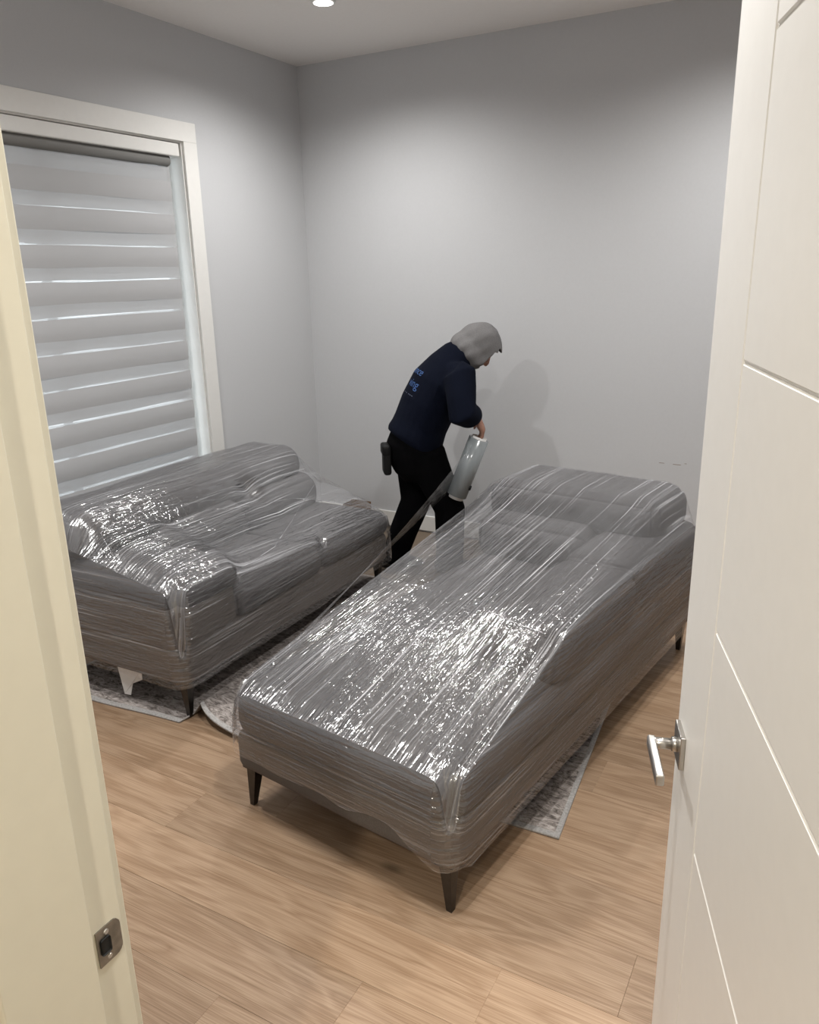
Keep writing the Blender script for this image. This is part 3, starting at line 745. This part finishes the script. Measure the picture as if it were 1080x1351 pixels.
# ------------------------------------------------------------------ film roll in the worker's hand
def pl(v): return PB+Matrix.Rotation(TH, 3, 'Z') @ Vector(v)
R1 = Vector((-1.768, 3.992, .862)); R0 = Vector((-1.890, 3.930, .505))
ax = (R1-R0).normalized()
ro = tag(empty('film_roll', R0), 'long roll of clear stretch film on a tube held by the person', 'film roll')
bm = bmesh.new()
def ringtube(bm, a, b, ro_, ri_, seg=32):
    a, b = Vector(a), Vector(b); t = (b-a).normalized(); u = Vector((0, 1, 0)).cross(t).normalized(); w = t.cross(u)
    rr = []
    for p, rad in ((a, ri_), (a, ro_), (b, ro_), (b, ri_)):
        rr.append([bm.verts.new(p+u*rad*math.cos(2*math.pi*k/seg)+w*rad*math.sin(2*math.pi*k/seg)) for k in range(seg)])
    for i in range(4):
        for k in range(seg): bm.faces.new((rr[i][k], rr[i][(k+1) % seg], rr[(i+1) % 4][(k+1) % seg], rr[(i+1) % 4][k]))
    bmesh.ops.recalc_face_normals(bm, faces=bm.faces[:]); return bm
mroll = mat('wound_film', (.27, .295, .305, 1), .20, spec=.7); add_noise(mroll, 3, .18, stretch=(6, 6, 1))
def relr(o): o.parent = ro; o.matrix_parent_inverse = Matrix.Translation(-R0); return o
relr(obj('wound_film', ringtube(bm, R0+ax*.02, R1-ax*.012, .058, .043), mroll, None, True))
relr(obj('core_tube', ringtube(bmesh.new(), R0, R1, .043, .038), 'tag', None, True))
relr(obj('end_plug', ringtube(bmesh.new(), R0+ax*.06+Vector((.060, -.0, .0)), R0+ax*.085+Vector((.060, 0, 0)), .010, .002, 12), 'black', None, True))

# sheet of film running from the roll to the wrapped chaise
cm = Matrix.Translation(CH_LOC) @ Matrix.Rotation(CH_ROT, 4, 'Z'); cmi = cm.inverted()
bm = bmesh.new(); uvl = bm.loops.layers.uv.new('UVMap'); U = {}; ns, nt = 60, 90; g = []
a0, a1 = cmi @ (R0+ax*.03-Vector((.05, .05, 0))), cmi @ (R1-ax*.03+Vector((.0, -.065, 0)))
b0, b1 = Vector((-.905, .02, .40)), Vector((-.80, .10, .50))
for i in range(ns+1):
    s = i/ns; A = a0.lerp(a1, s); Bp = b0.lerp(b1, s); rowv = []
    for j in range(nt+1):
        t = j/nt; p = A.lerp(Bp, t)
        p.z -= .03*math.sin(math.pi*t)*s
        p += Vector((1, 0, .5))*(.0035*noise.noise(Vector((s*14, t*2, 4)))*math.sin(math.pi*t))
        v = bm.verts.new(p); U[v] = (s*.4, t*2.3); rowv.append(v)
    g.append(rowv)
for i in range(ns):
    for j in range(nt): bm.faces.new((g[i][j], g[i+1][j], g[i+1][j+1], g[i][j+1]))
for f in bm.faces:
    for l in f.loops: l[uvl].uv = U[l.vert]
sh = obj('loose_film_sheet', bm, 'film_loose', ch, True); sh['label'] = 'taut sheet of clear film leading to the roll'

# ------------------------------------------------------------------ cardboard scrap by the baseboard
cb = tag(empty('cardboard_box', (-2.98, 4.56, 0)), 'small open brown cardboard box by the baseboard behind the loveseat', 'box')
for a in ((-.085, .085, -.055, -.052, 0, .165), (-.085, .085, .052, .055, 0, .18), (-.085, -.082, -.052, .052, 0, .17), (.082, .085, -.052, .052, 0, .16)):
    obj('side_panel', B(*a), 'card', cb)
obj('bottom_panel', B(-.082, .082, -.052, .052, 0, .003), 'card', cb)

# rope-like creases where the film has gathered: fitted to the film surface
M['crease'] = make_film('film_crease', 60, .30, .22, .2)
def fit_crease(root, pts, rad, n=40):
    """pts are local x, y over the film; the rope lies on the film below"""
    w = [c for c in root.children if c.name.startswith('plastic_wrap')][0]
    bv, _ = parts_bvh([w]); out = []
    for a, b in zip(pts, pts[1:]):
        k = max(4, n//(len(pts)-1))
        for i in range(k):
            q = Vector(a).lerp(Vector(b), i/k); h = bv.ray_cast(Vector((q.x, q.y, 3)), Vector((0, 0, -1)))
            if h[0]: out.append(h[0]+Vector((0, 0, rad*.5+.001*noise.noise(Vector((q.x*9, q.y*9, 0))))))
    bm = bmesh.new(); tube(bm, out, [rad*(.55+.45*abs(noise.noise(p*14))) for p in out], 8)
    uvl = bm.loops.layers.uv.new('UVMap')
    for f in bm.faces:
        for l in f.loops: l[uvl].uv = (l.vert.co.z*3, l.vert.co.y)
    return obj('film_crease', bm, 'crease', w, True)
for pts in ([(-.86, 1.98), (-.80, 1.40), (-.78, .75)], [(-.28, .64), (-.17, .62), (-.05, .61)],
            [(-.02, .04), (-.02, .35), (-.02, .62)]):
    fit_crease(ch, pts, .003)
for pts in ([(-.42, 1.66), (-.20, 1.05), (-.06, .70), (-.02, .40)], [(-.50, 1.30), (-.46, .80), (-.52, .36), (-.50, .10), (-.35, .03)], [(-.06, 1.62), (-.30, 1.2), (-.44, .7)],
            [(-.62, 1.60), (-.60, 1.0), (-.62, .3)]):
    fit_crease(lv, pts, .0022)

wb = bpy.data.objects['wall_back']
for (x, z, w) in ((-.915, .640, .03), (-.835, .638, .045), (-.770, .648, .012)):
    obj('scuff_mark', B(x, x+w, YB-.0006, YB, z, z+.0025), 'card', wb)
